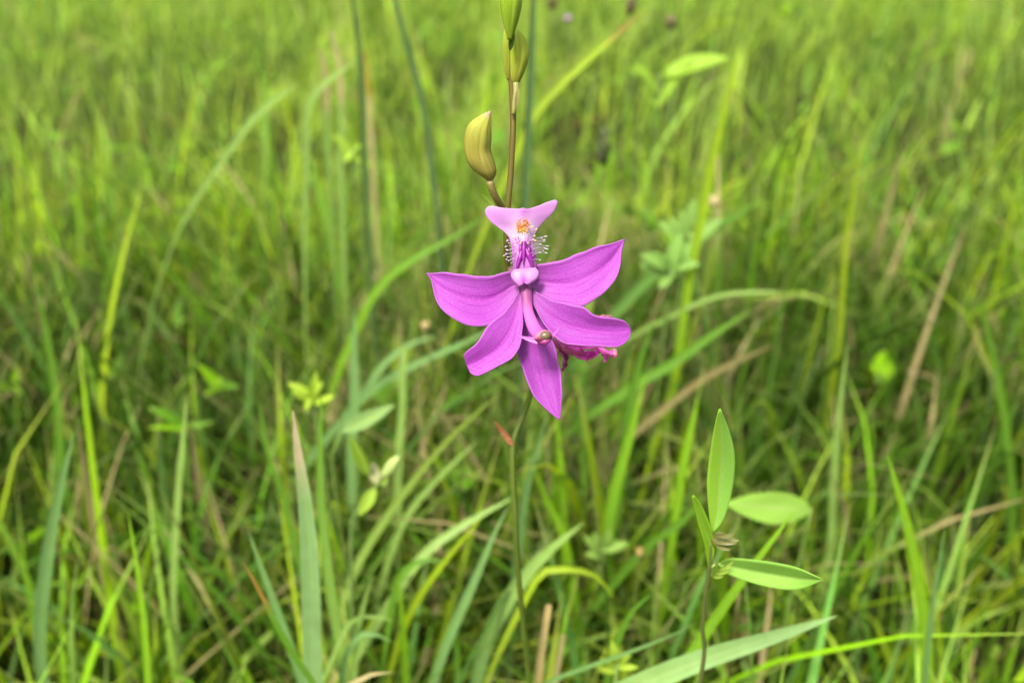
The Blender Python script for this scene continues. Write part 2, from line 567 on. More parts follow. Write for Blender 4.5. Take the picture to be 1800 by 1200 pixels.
hb([(1300, 1000), (1296, 1060), (1290, 1120)], .23, 8, BROWN, 'thin dead brown stalk beside the forb stem', tipdry=.5, tipc=STRAW)
hb([(455, 700), (470, 790), (500, 880), (520, 960)], .29, 13, GREEN, 'plain green blade standing apart on the outer side of the tan-tipped blade')
hb([(690, 1180), (660, 1185), (620, 1200)], .19, 9, STRAW, 'pale pinkish straw lying low at the foot of the loops', name='dry_straw', cat='straw')

# blades out to the sides of the orchid
for k, (px, py, dx, Y, w, c, lb) in enumerate([
        (130, 760, 60, .24, 22, TEAL, 'bluish blade standing far out on the tan-tipped blade side'),
        (225, 900, -40, .22, 18, BRIGHT, 'fresh blade far out on the tan-tipped blade side, leaning away'),
        (330, 690, 25, .29, 16, PALE, 'pale blade far out on the tan-tipped blade side, the straightest'),
        (60, 480, -50, .4, 16, GREEN, 'tall green blade at the far tan-tipped blade side, leaning outward'),
        (250, 330, 70, .48, 15, LIME, 'tall yellow-green blade out past the rush stems'),
        (1560, 800, -70, .24, 22, BRIGHT, 'fresh broad blade standing past the forb, leaning to it'),
        (1660, 930, 40, .21, 20, TEAL, 'bluish blade past the forb, leaning away from it'),
        (1490, 600, 30, .33, 15, PALE, 'pale slender blade standing past the forb'),
        (1720, 520, -60, .38, 16, GREEN, 'tall green blade well past the forb'),
        (1520, 230, 45, .5, 15, LIME, 'tall yellow-green blade past the tall bright one')]):
    hb([(px, py), (px - dx * .45, py + 110), (px - dx * .8, py + 230), (px - dx, py + 360)], Y, w, c, lb)


# ------------------------------------------------------------------ broad-leaved bits
def leaf_mesh(tip, base, wid, face, bend=.0, n=18, m=9, fold=.25, serr=0.0, peak=.45):
    """lanceolate leaf from base to tip (3-D points), half width wid"""
    tip, base = np.array(tip, float), np.array(base, float)
    ax = tip - base; L = np.linalg.norm(ax); ax /= L
    face = np.array(face, float)
    s = np.cross(ax, face); s /= np.linalg.norm(s)
    nn = np.cross(s, ax)
    V, UV = [], []
    for i in range(n):
        u = i / (n - 1)
        a = math.log(.5) / math.log(peak)
        w = wid * math.sin(math.pi * u ** a) ** .8 + wid * .02
        if serr:
            w *= 1 + serr * (1 if i % 2 else -1)
        for j in range(m):
            q = j / (m - 1) * 2 - 1
            V.append(base + ax * L * u + s * q * w + nn * (fold * w * abs(q) + bend * L * math.sin(math.pi * u) + .03 * wid * math.sin(9 * u + 3 * q)))
            UV.append((u, j / (m - 1)))
    return np.array(V), grid_faces(n, m), UV


def leaf_cols(UV, c, rib=(.28, .38, .10), edge=None):
    C = np.tile(np.array(c, float), (len(UV), 1))
    v = np.array(UV)[:, 1]
    k = np.clip(1 - np.abs(v - .5) / .09, 0, 1)[:, None] * .6
    return C * (1 - k) + np.array(rib) * k


CAMF = np.array([0, -.866, .5])


def add_leaf(parent, tip, base, wid, c, face=CAMF, name='leaf', **kw):
    V, F, UV = leaf_mesh(tip, base, wid, face, **kw)
    return mesh_obj(name, V, F, MAT['forb_leaf'], parent, uv=UV, colr=leaf_cols(UV, c))


def stem_to_ground(P, drift=(0, 0)):
    P = [np.array(p) for p in P]
    e = P[-1]
    return P + [np.array([e[0] + drift[0] * .6, e[1] + drift[1] * .6, e[2] * .5]), np.array([e[0] + drift[0], e[1] + drift[1], -.006])]


def add_tube(name, parent, P, R, mat, c, n=8, res=40, c1=None, **kw):
    Q = cr(P, res)
    r = np.interp(np.linspace(0, 1, res), np.linspace(0, 1, len(R)), R) if np.ndim(R) else R
    V, F, UV = tube(Q, r, n, **kw)
    c = np.array(c); c1 = c if c1 is None else np.array(c1)
    k = np.array(UV)[:, :1]
    return mesh_obj(name, V, F, mat, parent, uv=UV, colr=c * (1 - k) + c1 * k)


# lance-shaped pale leaf on a low stalk
b = aty(600, 758, .29)
ft = b * np.array([1, 1, 0]) + np.array([-.01, .005, 0])
t_ = thing('lance_leaf_plant', ft, 'low plant with one pale lance-shaped leaf above the grass', 'plant')
add_leaf(t_, aty(694, 711, .285), b, .0032, (.17, .27, .08), fold=.3, bend=.05)
add_tube('stalk', t_, stem_to_ground([b, b + np.array([-.006, .002, -.02])]), [.0006, .0008, .0011], MAT['stem'], (.10, .17, .03), n=6, res=16)
for p in cr([(600, 758), (694, 711)], 12): mark(p[0], p[1], .34, 18)

# small leafy sprout
sp = [aty(694, 815, .255), aty(662, 853, .255), aty(640, 892, .257), aty(618, 925, .26)]
ft = sp[-1] * np.array([1, 1, 0]) + np.array([-.012, 0, 0])
t_ = thing('leafy_sprout', ft, 'small sprout with bright yellow-green leaves and a pale bud on top', 'plant')
add_tube('stalk', t_, stem_to_ground(sp, (-.012, 0)), [.0005, .0007, .0008, .001, .001, .0012], MAT['stem'], (.12, .19, .05), n=6, res=24)
add_leaf(t_, aty(615, 764, .252), aty(648, 836, .256), .0022, (.22, .34, .02), fold=.5)
add_leaf(t_, aty(630, 906, .25), aty(660, 857, .255), .0024, (.26, .38, .03), fold=.3)
add_leaf(t_, aty(655, 812, .26), aty(662, 850, .255), .0022, (.30, .27, .14), fold=.3)
add_leaf(t_, aty(683, 838, .25), aty(668, 852, .255), .0015, (.24, .34, .05), fold=.4)
bp = cr([aty(672, 838, .255), aty(685, 824, .255), aty(700, 803, .254)], 12)
V, F, UV = tube(bp, .0024 * np.sin(np.linspace(.15, 2.95, 12)) ** .7, 10)
mesh_obj('bud', V, F, MAT['bud'], t_, uv=UV, colr=np.tile((.28, .36, .11), (len(V), 1)))
for p in cr([(615, 764), (648, 832), (694, 812), (662, 853), (618, 925)], 30): mark(p[0], p[1], .33, 16)


# other small broad-leaved plants seen soft among the grass
def rosette(px, py, Y, size, leaves, c, label, name='broad_leaf_plant', serr=0.0, wide=.35):
    top = aty(px, py, Y)
    ft = (top[0], top[1] + .01, 0)
    t = thing(name, ft, label, 'plant')
    add_tube('stalk', t, [top, top * np.array([1, 1, .5]) + np.array([0, .006, 0]), np.array([ft[0], ft[1], -.005])], [.0007, .0009, .0012], MAT['stem'], (.11, .18, .04), n=6, res=12)
    extra = [(-.8 * b + random.uniform(-.3, .3), c_, .5 * a + random.uniform(-.3, .4)) for a, c_, b in leaves[:3]]
    for (dx, dy, dz) in list(leaves) + extra:
        tip = top + np.array([dx, dy, dz]) * size
        L = np.linalg.norm(tip - top)
        add_leaf(t, tip, top - np.array([0, 0, random.uniform(0, .6) * size]), L * min(wide, .42) * .5, tuple(np.array(c) * random.uniform(.85, 1.15)), face=(random.uniform(-.3, .3), -.6, .8), fold=.25, bend=.06, serr=serr)
    if 450 < px < 1350:
        mark(px, py, float((top - CAMP) @ FWD), 9)
    return t


rosette(1180, 470, .42, .018, [(-1, -.2, .5), (.2, .1, 1.1), (.8, -.2, .2), (-.4, -.4, -.5), (.6, .2, .8), (-.8, .3, -.2)], (.15, .28, .05), 'plant with soft pale oval leaves in the grass behind the upper petal tip', wide=.5)
rosette(1160, 132, .6, .045, [(1, -.1, .28), (.45, -.1, .3), (-.5, 0, .1)], (.20, .33, .02), 'bright plant with pointed leaves spread toward the tall yellow-green blade', wide=.28)
jb = aty(1425, 895, .262)
t_ = thing('broad_leaf_plant', (jb[0] + .004, jb[1] + .008, 0), 'low plant with a broad jagged-edged leaf just behind the forb', 'plant')
add_leaf(t_, aty(1275, 884, .25), jb, .0062, (.21, .36, .05), fold=.12, bend=.03, serr=.05, n=30)
add_tube('stalk', t_, stem_to_ground([jb, jb + np.array([.002, .004, -.02])], (.002, .004)), [.0008, .0010, .0012], MAT['stem'], (.10, .17, .03), n=6, res=14)
for p in cr([(1275, 884), (1425, 895)], 12): mark(p[0], p[1], .32, 22)
rosette(548, 690, .31, .010, [(-1, 0, .5), (.3, 0, 1.1), (1, -.1, -.1), (-.3, -.3, -.8), (.6, -.2, .7)], (.26, .36, .015), 'yellow-green sprig with curled small leaves above the broad blade', wide=.35)
rosette(620, 262, .5, .016, [(.7, 0, -.7), (-.6, 0, .6), (-.3, -.3, -.4)], (.24, .36, .02), 'small bright yellow-green sprig under the arching pale blade', wide=.4)
rosette(1085, 1165, .2, .009, [(-.3, 0, 1.3), (.5, 0, .5), (-.7, 0, .3), (.8, -.1, -.1)], (.26, .36, .02), 'tiny yellow-green shoot with upright leaves under the thin level blade', wide=.3)
rosette(1060, 960, .3, .012, [(1, 0, .2), (-.8, 0, .6), (.2, 0, 1)], (.16, .27, .04), 'small fresh plant behind the wide pale blade', wide=.4)
rosette(1210, 400, .46, .02, [(1, 0, .3), (-.9, 0, .2), (.1, 0, .9), (.3, -.5, -.4)], (.15, .26, .05), 'leafy plant next to the foot of the tall yellow-green blade', wide=.6)


# seed heads and small dots of dried flowers
def seed_head(px, py, Y, r, c, label, long=1.6):
    top = aty(px, py, Y)
    ft = np.array([top[0] + random.uniform(-.01, .01), top[1] + .012, 0])
    t = thing('seed_head', ft, label, 'seed head')
    add_tube('stalk', t, [top, (top + ft) / 2 + np.array([.002, 0, .01]), ft - np.array([0, 0, .005])], [.0004, .0005, .0007], MAT['stem'], (.12, .15, .04), n=6, res=14)
    P = cr([top - np.array([0, 0, r * long * .8]), top, top + np.array([r * .2, 0, r * long])], 10)
    V, F, UV = tube(P, r * np.sin(np.linspace(.25, 2.9, 10)) ** .6, 9)
    V = np.array(V) + rng.normal(0, r * .24, (len(V), 3))
    mesh_obj('head', V, F, MAT['bud'], t, uv=UV, colr=np.tile(c, (len(V), 1)))
    mark(px, py, float((top - CAMP) @ FWD), 12)


seed_head(748, 573, .36, .0022, (.30, .23, .10), 'small tan seed head under the petal spreading over the lance-leaf side', 1.0)
seed_head(1255, 355, .46, .0030, (.34, .28, .13), 'cream seed head beside the tall yellow-green blade', 1.0)
seed_head(1108, 14, .62, .0030, (.07, .04, .03), 'dark brown seed head above the yellowed leaning blade', 2.0)
seed_head(998, 34, .75, .0028, (.30, .17, .30), 'tiny pale mauve flower head in the far grass', 1.0)
seed_head(972, 8, .7, .0035, (.06, .04, .025), 'dark seed head near the mauve flower head', 1.3)
seed_head(1060, 262, .5, .0045, (.035, .05, .02), 'dark green spiky seed head behind the upright lip', 2.6)
seed_head(1125, 970, .27, .0018, (.28, .20, .06), 'small yellow-brown dried bud behind the orchid stem', 1.0)
seed_head(1180, 40, .7, .0035, (.10, .07, .04), 'brownish seed head close to the bright pointed-leaf plant', 1.5)

# ------------------------------------------------------------------ the forb with oval leaves, standing in focus
FY = .160
fs = [aty(1251, 938, FY), aty(1250, 985, FY), aty(1241, 1032, FY + .001), aty(1235, 1100, FY + .003), aty(1228, 1205, FY + .006)]
ffoot = fs[-1] * np.array([1, 1, 0]) + np.array([-.010, .006, 0])
forb = thing('leafy_forb', ffoot, 'slender forb with three oval light green leaves and a brown bud', 'plant')
add_tube('stem', forb, stem_to_ground(fs, (-.010, .006)), [.00050, .00062, .00075, .0008, .0008, .0009, .0011], MAT['stem'], (.075, .09, .025), n=10, res=60, c1=(.06, .06, .022))


def edge_leaf(parent, Lp, Rp, Yb, Yt, c, fold, name='leaf', mat='forb_leaf', cup=0.0, n=26, m=11, cl=None):
    """leaf between two outline curves given in pixels from base to tip; Yb, Yt: upright planes of base and tip"""
    A, B = cr(Lp, n), cr(Rp, n)
    V, UV = [], []
    for i in range(n):
        u = i / (n - 1)
        Y = Yb + (Yt - Yb) * u
        w = np.linalg.norm(A[i] - B[i]) * .19 / FPX
        for j in range(m):
            q = j / (m - 1)
            p = A[i] * (1 - q) + B[i] * q
            d = fold * w * (1 - abs(2 * q - 1)) + cup * math.sin(math.pi * u) + .00012 * math.sin(11 * u + 5 * q)
            V.append(aty(p[0], p[1], Y + d)); UV.append((u, q))
    C = leaf_cols(UV, c)
    if cl is not None:
        k = (np.array(UV)[:, 1] < .42)[:, None]
        C = np.where(k, C * .4 + np.array(cl) * .6, C)
    o = mesh_obj(name, V, grid_faces(n, m), MAT[mat], parent, uv=UV, colr=C)
    s = o.modifiers.new('thickness', 'SOLIDIFY'); s.thickness = .00022; s.offset = 0
    return o


edge_leaf(forb, [(1251, 936), (1246, 900), (1243, 846), (1250, 783), (1258, 740), (1264, 719)], [(1253, 936), (1272, 912), (1286, 867), (1292, 808), (1283, 760), (1266, 718)], FY, FY - .003, (.19, .37, .05), .22, cup=.0012, cl=(.27, .45, .02))
edge_leaf(forb, [(1245, 996), (1238, 955), (1227, 917), (1219, 885), (1217, 871)], [(1248, 996), (1256, 965), (1250, 930), (1235, 892), (1219, 870)], FY, FY - .004, (.22, .40, .015), .55)
edge_leaf(forb, [(1264, 990), (1285, 981), (1345, 986), (1400, 997), (1445, 1017)], [(1264, 992), (1280, 1009), (1345, 1030), (1400, 1036), (1447, 1019)], FY, FY - .012, (.19, .36, .05), .35)
pet = add_tube('petiole', forb, [aty(1249, 995, FY), aty(1257, 993, FY), aty(1268, 990, FY)], [.0005, .0004, .0003], MAT['stem'], (.16, .22, .04), n=6, res=8)
fb = cr([aty(1251, 944, FY), aty(1262, 948, FY - .001), aty(1280, 951, FY - .002), aty(1300, 950, FY - .003)], 16)
V, F, UV = tube(fb, np.array([.6, 1.3, 1.75, 2.0, 2.1, 2.1, 2.0, 1.9, 1.75, 1.55, 1.35, 1.1, .85, .6, .35, .1]) * .001, 14, ridg=.05)
budo = mesh_obj('bud', V, F, MAT['stem'], forb, uv=UV, colr=np.tile((.10, .11, .02), (len(V), 1)))
for (p0, p1, w) in [((1252, 940), (1292, 938), .0006), ((1250, 950), (1297, 955), .0005), ((1256, 958), (1285, 966), .0005)]:
    A, B = aty(p0[0], p0[1], FY - .002), aty(p1[0], p1[1], FY - .005)
    V, F, UV = leaf_mesh(B, A, w, CAMF, bend=.12, n=10, m=5)
    mesh_obj('sepal', V, F, MAT['stem'], budo, uv=UV, colr=np.tile((.085, .085, .022), (len(V), 1)))
for (p0, p1, w) in [((1253, 1010), (1290, 985), .0007), ((1254, 1008), (1284, 1002), .0006), ((1252, 1005), (1263, 985), .0005), ((1251, 1012), (1272, 1012), .0006), ((1250, 1015), (1258, 996), .0005)]:
    add_leaf(forb, aty(p1[0], p1[1], FY - .004), aty(p0[0], p0[1], FY - .0005), w, (.27, .36, .04), name='stipule', n=10, m=5, fold=.5)
for p in [(1264, 740), (1268, 800), (1268, 860), (1260, 920), (1236, 900), (1246, 960), (1275, 950), (1300, 1005), (1350, 1008), (1400, 1015), (1440, 1018), (1240, 1040), (1235, 1090), (1232, 1140), (1228, 1200)]:
    mark(p[0], p[1], .28, 34)

# ------------------------------------------------------------------ THE ORCHID
T0 = .187                          # depth of the flower's middle
SY = .187                          # upright plane of the flower stalk


def fp(px, py, dz):                # flower point: pixel, and metres in front of the flower's middle plane
    return atd(px, py, T0 - dz)


stem_px = [(889, -40), (891, 0), (895, 63), (898, 127), (902, 203), (899, 285), (893, 362), (890, 430), (896, 500), (914, 570), (934, 640), (933, 690), (918, 735), (903, 772), (901, 830), (905, 900), (908, 960), (914, 1040), (922, 1115), (930, 1200)]
stem_P = [aty(p[0], p[1], SY + .004 * math.sin(i * .7)) for i, p in enumerate(stem_px)]
ofoot = stem_P[-1] * np.array([1, 1, 0]) + np.array([.006, .004, 0])
orchid = thing('orchid', ofoot, 'wild orchid with bright magenta-pink flower, green buds and slender stem', 'orchid')
SP = cr(stem_to_ground(stem_P, (.006, .004)), 150)
sr = np.interp(np.linspace(0, 1, 150), [0, .1, .3, .5, .75, 1], [.00062, .00070, .00082, .00095, .0012, .0014])
sr = sr * (1 + .05 * np.sin(np.linspace(0, 40, 150)))
V, F, UV = tube(SP, sr, 12)
zc = np.array(V)[:, 2:3]
kk = np.clip((zc - .30) / .06, 0, 1)
C = np.array((.055, .085, .010)) * (1 - kk) + np.array((.082, .058, .010)) * kk
kk = np.clip((zc - .385) / .02, 0, 1)
C = C * (1 - kk) + np.array((.085, .10, .012)) * kk
mesh_obj('stem', V, F, MAT['stem'], orchid, uv=UV, colr=C)
for p, q in zip(cr(stem_px, 90), cr(stem_P, 90)):
    mark(p[0], p[1], float((q - CAMP) @ FWD), 16)
for p in [(750, 480), (820, 530), (1098, 420), (1040, 490), (1100, 580), (830, 650), (983, 735), (920, 400), (840, 250), (905, 90)]:
    mark(p[0], p[1], .22, 60)


def petal(name, A, B, dmid, dfn, c0, c1, n=46, m=21, cup=.0006, rip=.00022, seed=0, thick=.00028):
    """petal between outline curves A and B (pixels, base to tip). dfn(u): depth of the midline, cup: edges curling forward"""
    A, B = cr(A, n), cr(B, n)
    V, UV, C = [], [], []
    c0, c1 = np.array(c0), np.array(c1)
    for i in range(n):
        u = i / (n - 1)
        w = min(1.0, np.linalg.norm(A[i] - B[i]) / 60)
        for j in range(m):
            q = j / (m - 1)
            p = A[i] * (1 - q) + B[i] * q
            e = (2 * q - 1)
            p = p + np.array([math.sin(u * 37 + seed * 5 + 9 * q), math.cos(u * 31 + seed * 3)]) * .55 * abs(e) ** 3 * math.sin(math.pi * u)
            d = dfn(u) + 1.15 * cup * w * (e * e - .4) + rip * w * (math.sin(7 * u + 4.0 * q + seed) + .6 * math.sin(13 * u * q + 2 * seed) + .5 * math.cos(q * 14 + seed) * u)
            # a shallow crease along the midrib
            d -= .00028 * w * math.exp(-((e + .1 * math.sin(3 * u + seed)) / .10) ** 2)
            V.append(fp(p[0], p[1], d)); UV.append((u, q))
            k = np.clip(u * 3.2, 0, 1)
            cb = c0 * (1 - k) + c1 * k
            g = math.exp(-((e + .1 * math.sin(3 * u + seed)) / .22) ** 2) * .5 * math.sin(math.pi * min(1, u * 1.1))      # richer along the midrib
            cb = cb * (1 - g) + np.array((.58, .02, .56)) * g
            g = np.clip(.5 * abs(e) ** 2 + .25 * math.sin(5 * u + 3 * e + seed) * math.sin(4 * e - 2 * u), 0, .6) * .7    # paler thin margins and blotches
            C.append(cb * (1 - g) + np.array((.74, .22, .80)) * g)
    o = mesh_obj(name, V, grid_faces(n, m), MAT['petal'], orchid, uv=UV, colr=np.array(C))
    s = o.modifiers.new('thickness', 'SOLIDIFY'); s.thickness = thick; s.offset = 0
    return o


PB = (.60, .20, .58)
PC = (.56, .075, .62)
petal('petal', [(912, 494), (901, 478), (883, 480), (856, 486), (820, 483), (784, 479), (764, 480), (749, 481)],
      [(914, 506), (902, 530), (882, 556), (857, 572), (831, 573), (806, 565), (782, 549), (767, 528), (761, 505), (757, 490), (750, 482)],
      0, lambda u: -.0012 + .0030 * math.sin(u * 2.6), PB, PC, cup=.0012, seed=1)
petal('petal', [(934, 492), (936, 474), (943, 466), (957, 463), (982, 459), (1011, 448), (1034, 439), (1056, 432), (1076, 428), (1098, 420)],
      [(934, 504), (950, 522), (975, 533), (1000, 538), (1022, 538), (1040, 530), (1063, 513), (1081, 492), (1090, 469), (1092, 447), (1096, 428), (1098, 421)],
      0, lambda u: -.0014 + .0026 * math.sin(u * 2.6), PB, PC, cup=.0012, seed=2)
petal('sepal', [(914, 508), (899, 533), (885, 550), (868, 563), (857, 572), (848, 588), (836, 605), (817, 621), (817, 630), (821, 640)],
      [(918, 512), (919, 545), (919, 576), (914, 608), (904, 625), (889, 637), (870, 646), (848, 658), (836, 660), (827, 654), (822, 642)],
      0, lambda u: .0002 + .0040 * math.sin(u * 2.2) - .0035 * max(0, u - .8), PB, PC, cup=.0012, seed=3)
petal('sepal', [(934, 508), (948, 516), (972, 528), (1003, 535), (1024, 539), (1039, 550), (1056, 557), (1078, 559), (1097, 564), (1106, 573), (1109, 580)],
      [(932, 512), (935, 530), (948, 555), (960, 576), (977, 593), (993, 604), (1015, 607), (1044, 608), (1076, 610), (1092, 607), (1104, 597), (1109, 582)],
      0, lambda u: .0002 + .0036 * math.sin(u * 2.2) - .003 * max(0, u - .8), PB, (.47, .055, .53), cup=.0013, seed=4)
petal('sepal', [(920, 512), (917, 560), (909, 595), (910, 617), (916, 640), (926, 668), (938, 695), (960, 719), (983, 738)],
      [(932, 512), (945, 545), (962, 575), (973, 602), (980, 628), (986, 661), (988, 692), (986, 721), (984, 738)],
      0, lambda u: -.0024 + .0030 * u, (.40, .045, .43), (.46, .055, .51), cup=.0010, seed=5)


# the stalk that carries the flower (ovary), from the stem forward into the flower's base
sj = aty(893, 470, SY)
add_tube('ovary', orchid, [sj, (sj * .5 + fp(915, 505, -.003) * .5) + np.array([0, 0, .001]), fp(922, 506, -.002), fp(924, 506, .0008)], [.0006, .0010, .0012, .0010], MAT['column'], (.25, .14, .10), n=12, res=20, c1=(.55, .16, .40))


# lip: a narrow neck that flares into a wide two-cornered plate
LL = [(903, 482), (902, 462), (901, 445), (899, 430), (895.5, 418), (886.5, 407.5), (874.5, 398.5), (862.5, 389.5), (854.5, 378.5), (853, 370), (857, 364)]
LR = [(942, 480), (942, 462), (939, 445), (936.5, 430), (937, 418), (942, 407), (948, 397), (958, 386.5), (972, 373), (979, 360), (979.5, 354), (975, 351)]
LT = [(857, 364), (865, 362), (885, 365.5), (912, 367), (919, 365), (927, 367), (945, 362.5), (960, 356), (975, 351)]
n, m = 80, 61
A, B, TT = cr(LL, n), cr(LR, n), cr(LT, m)


def lip_d(u, q):
    e = 2 * q - 1
    neck = math.exp(-((u - .18) / .3) ** 2)
    return .0010 + .0016 * u * u + neck * .0016 * (1 - e * e) - .0012 * (1 - neck) * abs(e) ** 2 * (1 if u > .4 else .4) + .0004 * math.exp(-(e / .16) ** 2) * np.clip((u - .62) * 4, 0, 1) + .00025 * math.sin(9 * q + 5 * u)


V, UV, C = [], [], []
for i in range(n):
    u = i / (n - 1)
    for j in range(m):
        q = j / (m - 1)
        p = A[i] * (1 - q) + B[i] * q
        p = p + (TT[j] - (A[-1] * (1 - q) + B[-1] * q)) * u ** 5
        V.append(fp(p[0], p[1], lip_d(u, q))); UV.append((u, q))
        c = np.array((.86, .42, .90))
        r = math.hypot((p[0] - 918) / 24, (p[1] - 402) / 20)          # whitish ground under the beard
        k = math.exp(-(((p[0] - 918) / 10) ** 4 + ((p[1] - 400) / 11) ** 4)) * .75; kb = k
        k = math.exp(-r ** 2.4); c = c * (1 - k) + np.array((.96, .84, .93)) * k
        k = math.exp(-(((p[0] - 919) / 9) ** 2 + ((p[1] - 372) / 7) ** 2)) * .6; c = c * (1 - k) + np.array((.80, .22, .78)) * k
        k = np.clip((p[1] - 412) / 24, 0, 1) * .6; c = c * (1 - k) + np.array((.70, .16, .72)) * k
        k = math.exp(-((p[0] - 923) / 12) ** 4 - ((p[1] - 441) / 15) ** 4) * .9; c = c * (1 - k) + np.array((.42, .004, .42)) * k
        k = np.clip((u - .93) / .07, 0, 1) * .5; c = c * (1 - k) + np.array((.95, .68, .93)) * k
        c = c * (1 - kb) + np.array((1.0, .62, .12)) * kb
        C.append(c)
lip = mesh_obj('lip', V, grid_faces(n, m), MAT['lip'], orchid, uv=UV, colr=np.array(C))
s = lip.modifiers.new('thickness', 'SOLIDIFY'); s.thickness = .0003; s.offset = 0

# swollen foot of the lip
FL = [(905, 474), (899.5, 480), (899, 487), (904, 495), (912, 502.5)]
FR = [(941, 471), (947, 479), (945, 488), (938, 494), (930, 499)]
n2, m2 = 26, 25
A2, B2 = cr(FL, n2), cr(FR, n2)
V, UV, C = [], [], []
for i in range(n2):
    u = i / (n2 - 1)
    for j in range(m2):
        q = j / (m2 - 1); e = 2 * q - 1
        p = A2[i] * (1 - q) + B2[i] * q
        p = p + np.array([0, (4.5 * (1 - e * e) - 9 * abs(e) * (1 - abs(e))) * -u])
        d = .0030 + .0011 * math.sqrt(max(0, 1 - e ** 4)) * math.sin(math.pi * (.10 + .62 * u)) - .0003 * math.exp(-(e / .3) ** 2) * u
        V.append(fp(p[0], p[1], d)); UV.append((u, q))
        c = np.array((.90, .42, .92)); k = math.exp(-(e / .5) ** 2 - ((u - .6) / .5) ** 2) * .8
        C.append(c * (1 - k) + np.array((.88, .07, .88)) * k)
foot = mesh_obj('lip_foot', V, grid_faces(n2, m2), MAT['lip'], lip, uv=UV, colr=np.array(C))
s = foot.modifiers.new('thickness', 'SOLIDIFY'); s.thickness = .0004; s.offset = 0

# deep magenta keels up the neck
DM = (.25, .001, .25)
for pts, wd in [([(907, 477), (910, 466), (914, 452), (917, 440)], [.8, 2.4, 3.2, 1.0]),
                ([(920, 466), (920.5, 452), (921, 440), (921, 424)], [.5, 2.2, 3.4, 2.6]),
                ([(936, 473), (934, 462), (930, 450), (925, 436)], [.8, 2.8, 4.0, 1.5]),
                ([(934, 452), (938, 450), (943, 449)], [2.6, 2.0, .4]),
                ([(929, 446), (930, 438), (931, 432)], [2.6, 2.2, .6]),
                ([(915, 446), (914.5, 438), (917, 429)], [1.6, 2.2, 1.0])]:
    Q = cr(pts, 22)
    Pk = [fp(p[0], p[1], .0030 - .0003 * abs(p[0] - 920) / 12) for p in Q]
    R = np.interp(np.linspace(0, 1, 22), np.linspace(0, 1, len(wd)), wd) * 1.35 * .187 / FPX
    V, F, UV = tube(Pk, R, 10, flat=.8)
    mesh_obj('keel', V, F, MAT['ridge'], lip, uv=UV, colr=np.tile(DM, (len(V), 1)))


# hairs: fine stalks with knobbed tips to both sides of the neck
def hair(p0, p1, d0, d1, c=(.52, .27, .54), tip=(.85, .68, .80), r=.00005, knob=2.3, sag=2.0):
    P = [fp(p0[0], p0[1], d0), fp((p0[0] + p1[0]) / 2, (p0[1] + p1[1]) / 2 + sag, (d0 + d1) / 2 + .0003), fp(p1[0], p1[1], d1)]
    Q = cr(P, 14)
    R = np.array([1.5, 1.3, 1.15, 1, 1, .95, .9, .9, .85, .85, .9, knob * .8, knob, knob * .5]) * r
    V, F, UV = tube(Q, R, 6)
    k = np.clip((np.array(UV)[:, :1] - .78) / .1, 0, 1)
    mesh_obj('hair', V, F, MAT['ridge'], lip, uv=UV, colr=np.array(c) * (1 - k) + np.array(tip) * k)


HL = [(418, 891, 422), (421, 890, 424), (430, 899, 430), (433, 887, 434), (435, 889, 439), (438, 892, 441), (444, 884, 450), (447, 891, 452), (453, 889, 456), (456, 893, 459), (460, 898, 463), (428, 893, 427), (441, 888, 446)]
for (y0, x1, y1) in HL:
    hair((903 + random.uniform(0, 5), y0), (x1, y1), .0028, .0018 + random.uniform(0, .0016), sag=random.uniform(-2, 2))
HR = [(421, 962, 415), (423, 959, 421), (428, 959, 424), (432, 965, 433), (433, 960, 436), (436, 964, 438), (440, 950, 443), (445, 963, 445), (449, 951, 444), (457, 951, 457), (424, 954, 418), (437, 957, 441), (430, 952, 429)]
for (y0, x1, y1) in HR:
    hair((935 + random.uniform(-3, 2), y0), (x1, y1), .0028, .0018 + random.uniform(0, .0016), sag=random.uniform(-2, 2))
YEL = (.80, .62, .10)
for (p0, p1) in [((930, 424), (939, 421)), ((931, 420), (941, 414)), ((917, 432), (914, 427)), ((918, 430), (916, 424)), ((926, 430), (929, 427)), ((907, 422), (903, 417)), ((912, 420), (908, 415)), ((932, 425), (942, 423)), ((937, 407), (944, 403)), ((929, 400), (938, 398)), ((928, 403), (935, 399))]:
    hair(p0, p1, .0026, .0040, c=(.75, .40, .62), tip=(.85, .62, .20), r=.00009, knob=2.2, sag=-1)

# beard: a tuft of orange and yellow papillae
V, F, C = [], [], []
for k in range(150):
    a, rr = random.uniform(0, 2 * math.pi), random.random() ** .65
    x = 918 + 11.5 * rr * math.cos(a); y = 398 + 12.5 * rr * math.sin(a)
    up = (398 - y) / 13
    p0 = fp(x, y, .0016); hgt = random.uniform(.0006, .0013)
    p1 = fp(x + (x - 918) * .18 + random.uniform(-1, 1), y - 1.5 + up * -2 + random.uniform(-1, 1), .0018 + hgt)
    vv, ff, _ = tube(cr([p0, (p0 + p1) / 2, p1], 5), np.array([.7, .65, .7, 1.15, .5]) * .000075 * random.uniform(.8, 1.3), 6)
    off = len(V); V += list(vv); F += [tuple(i + off for i in f) for f in ff]
    tipc = (.72, .17, .01) if (up > -.35 and random.random() < .75) else (.88, .58, .08)
    for i in range(len(vv)):
        C.append(tipc if i >= 12 else (.88, .50, .10))
beard = mesh_obj('beard', V, F, MAT['beard'], lip, uv=np.zeros((len(V), 2)), colr=np.array(C))
beard['kind'] = 'stuff'

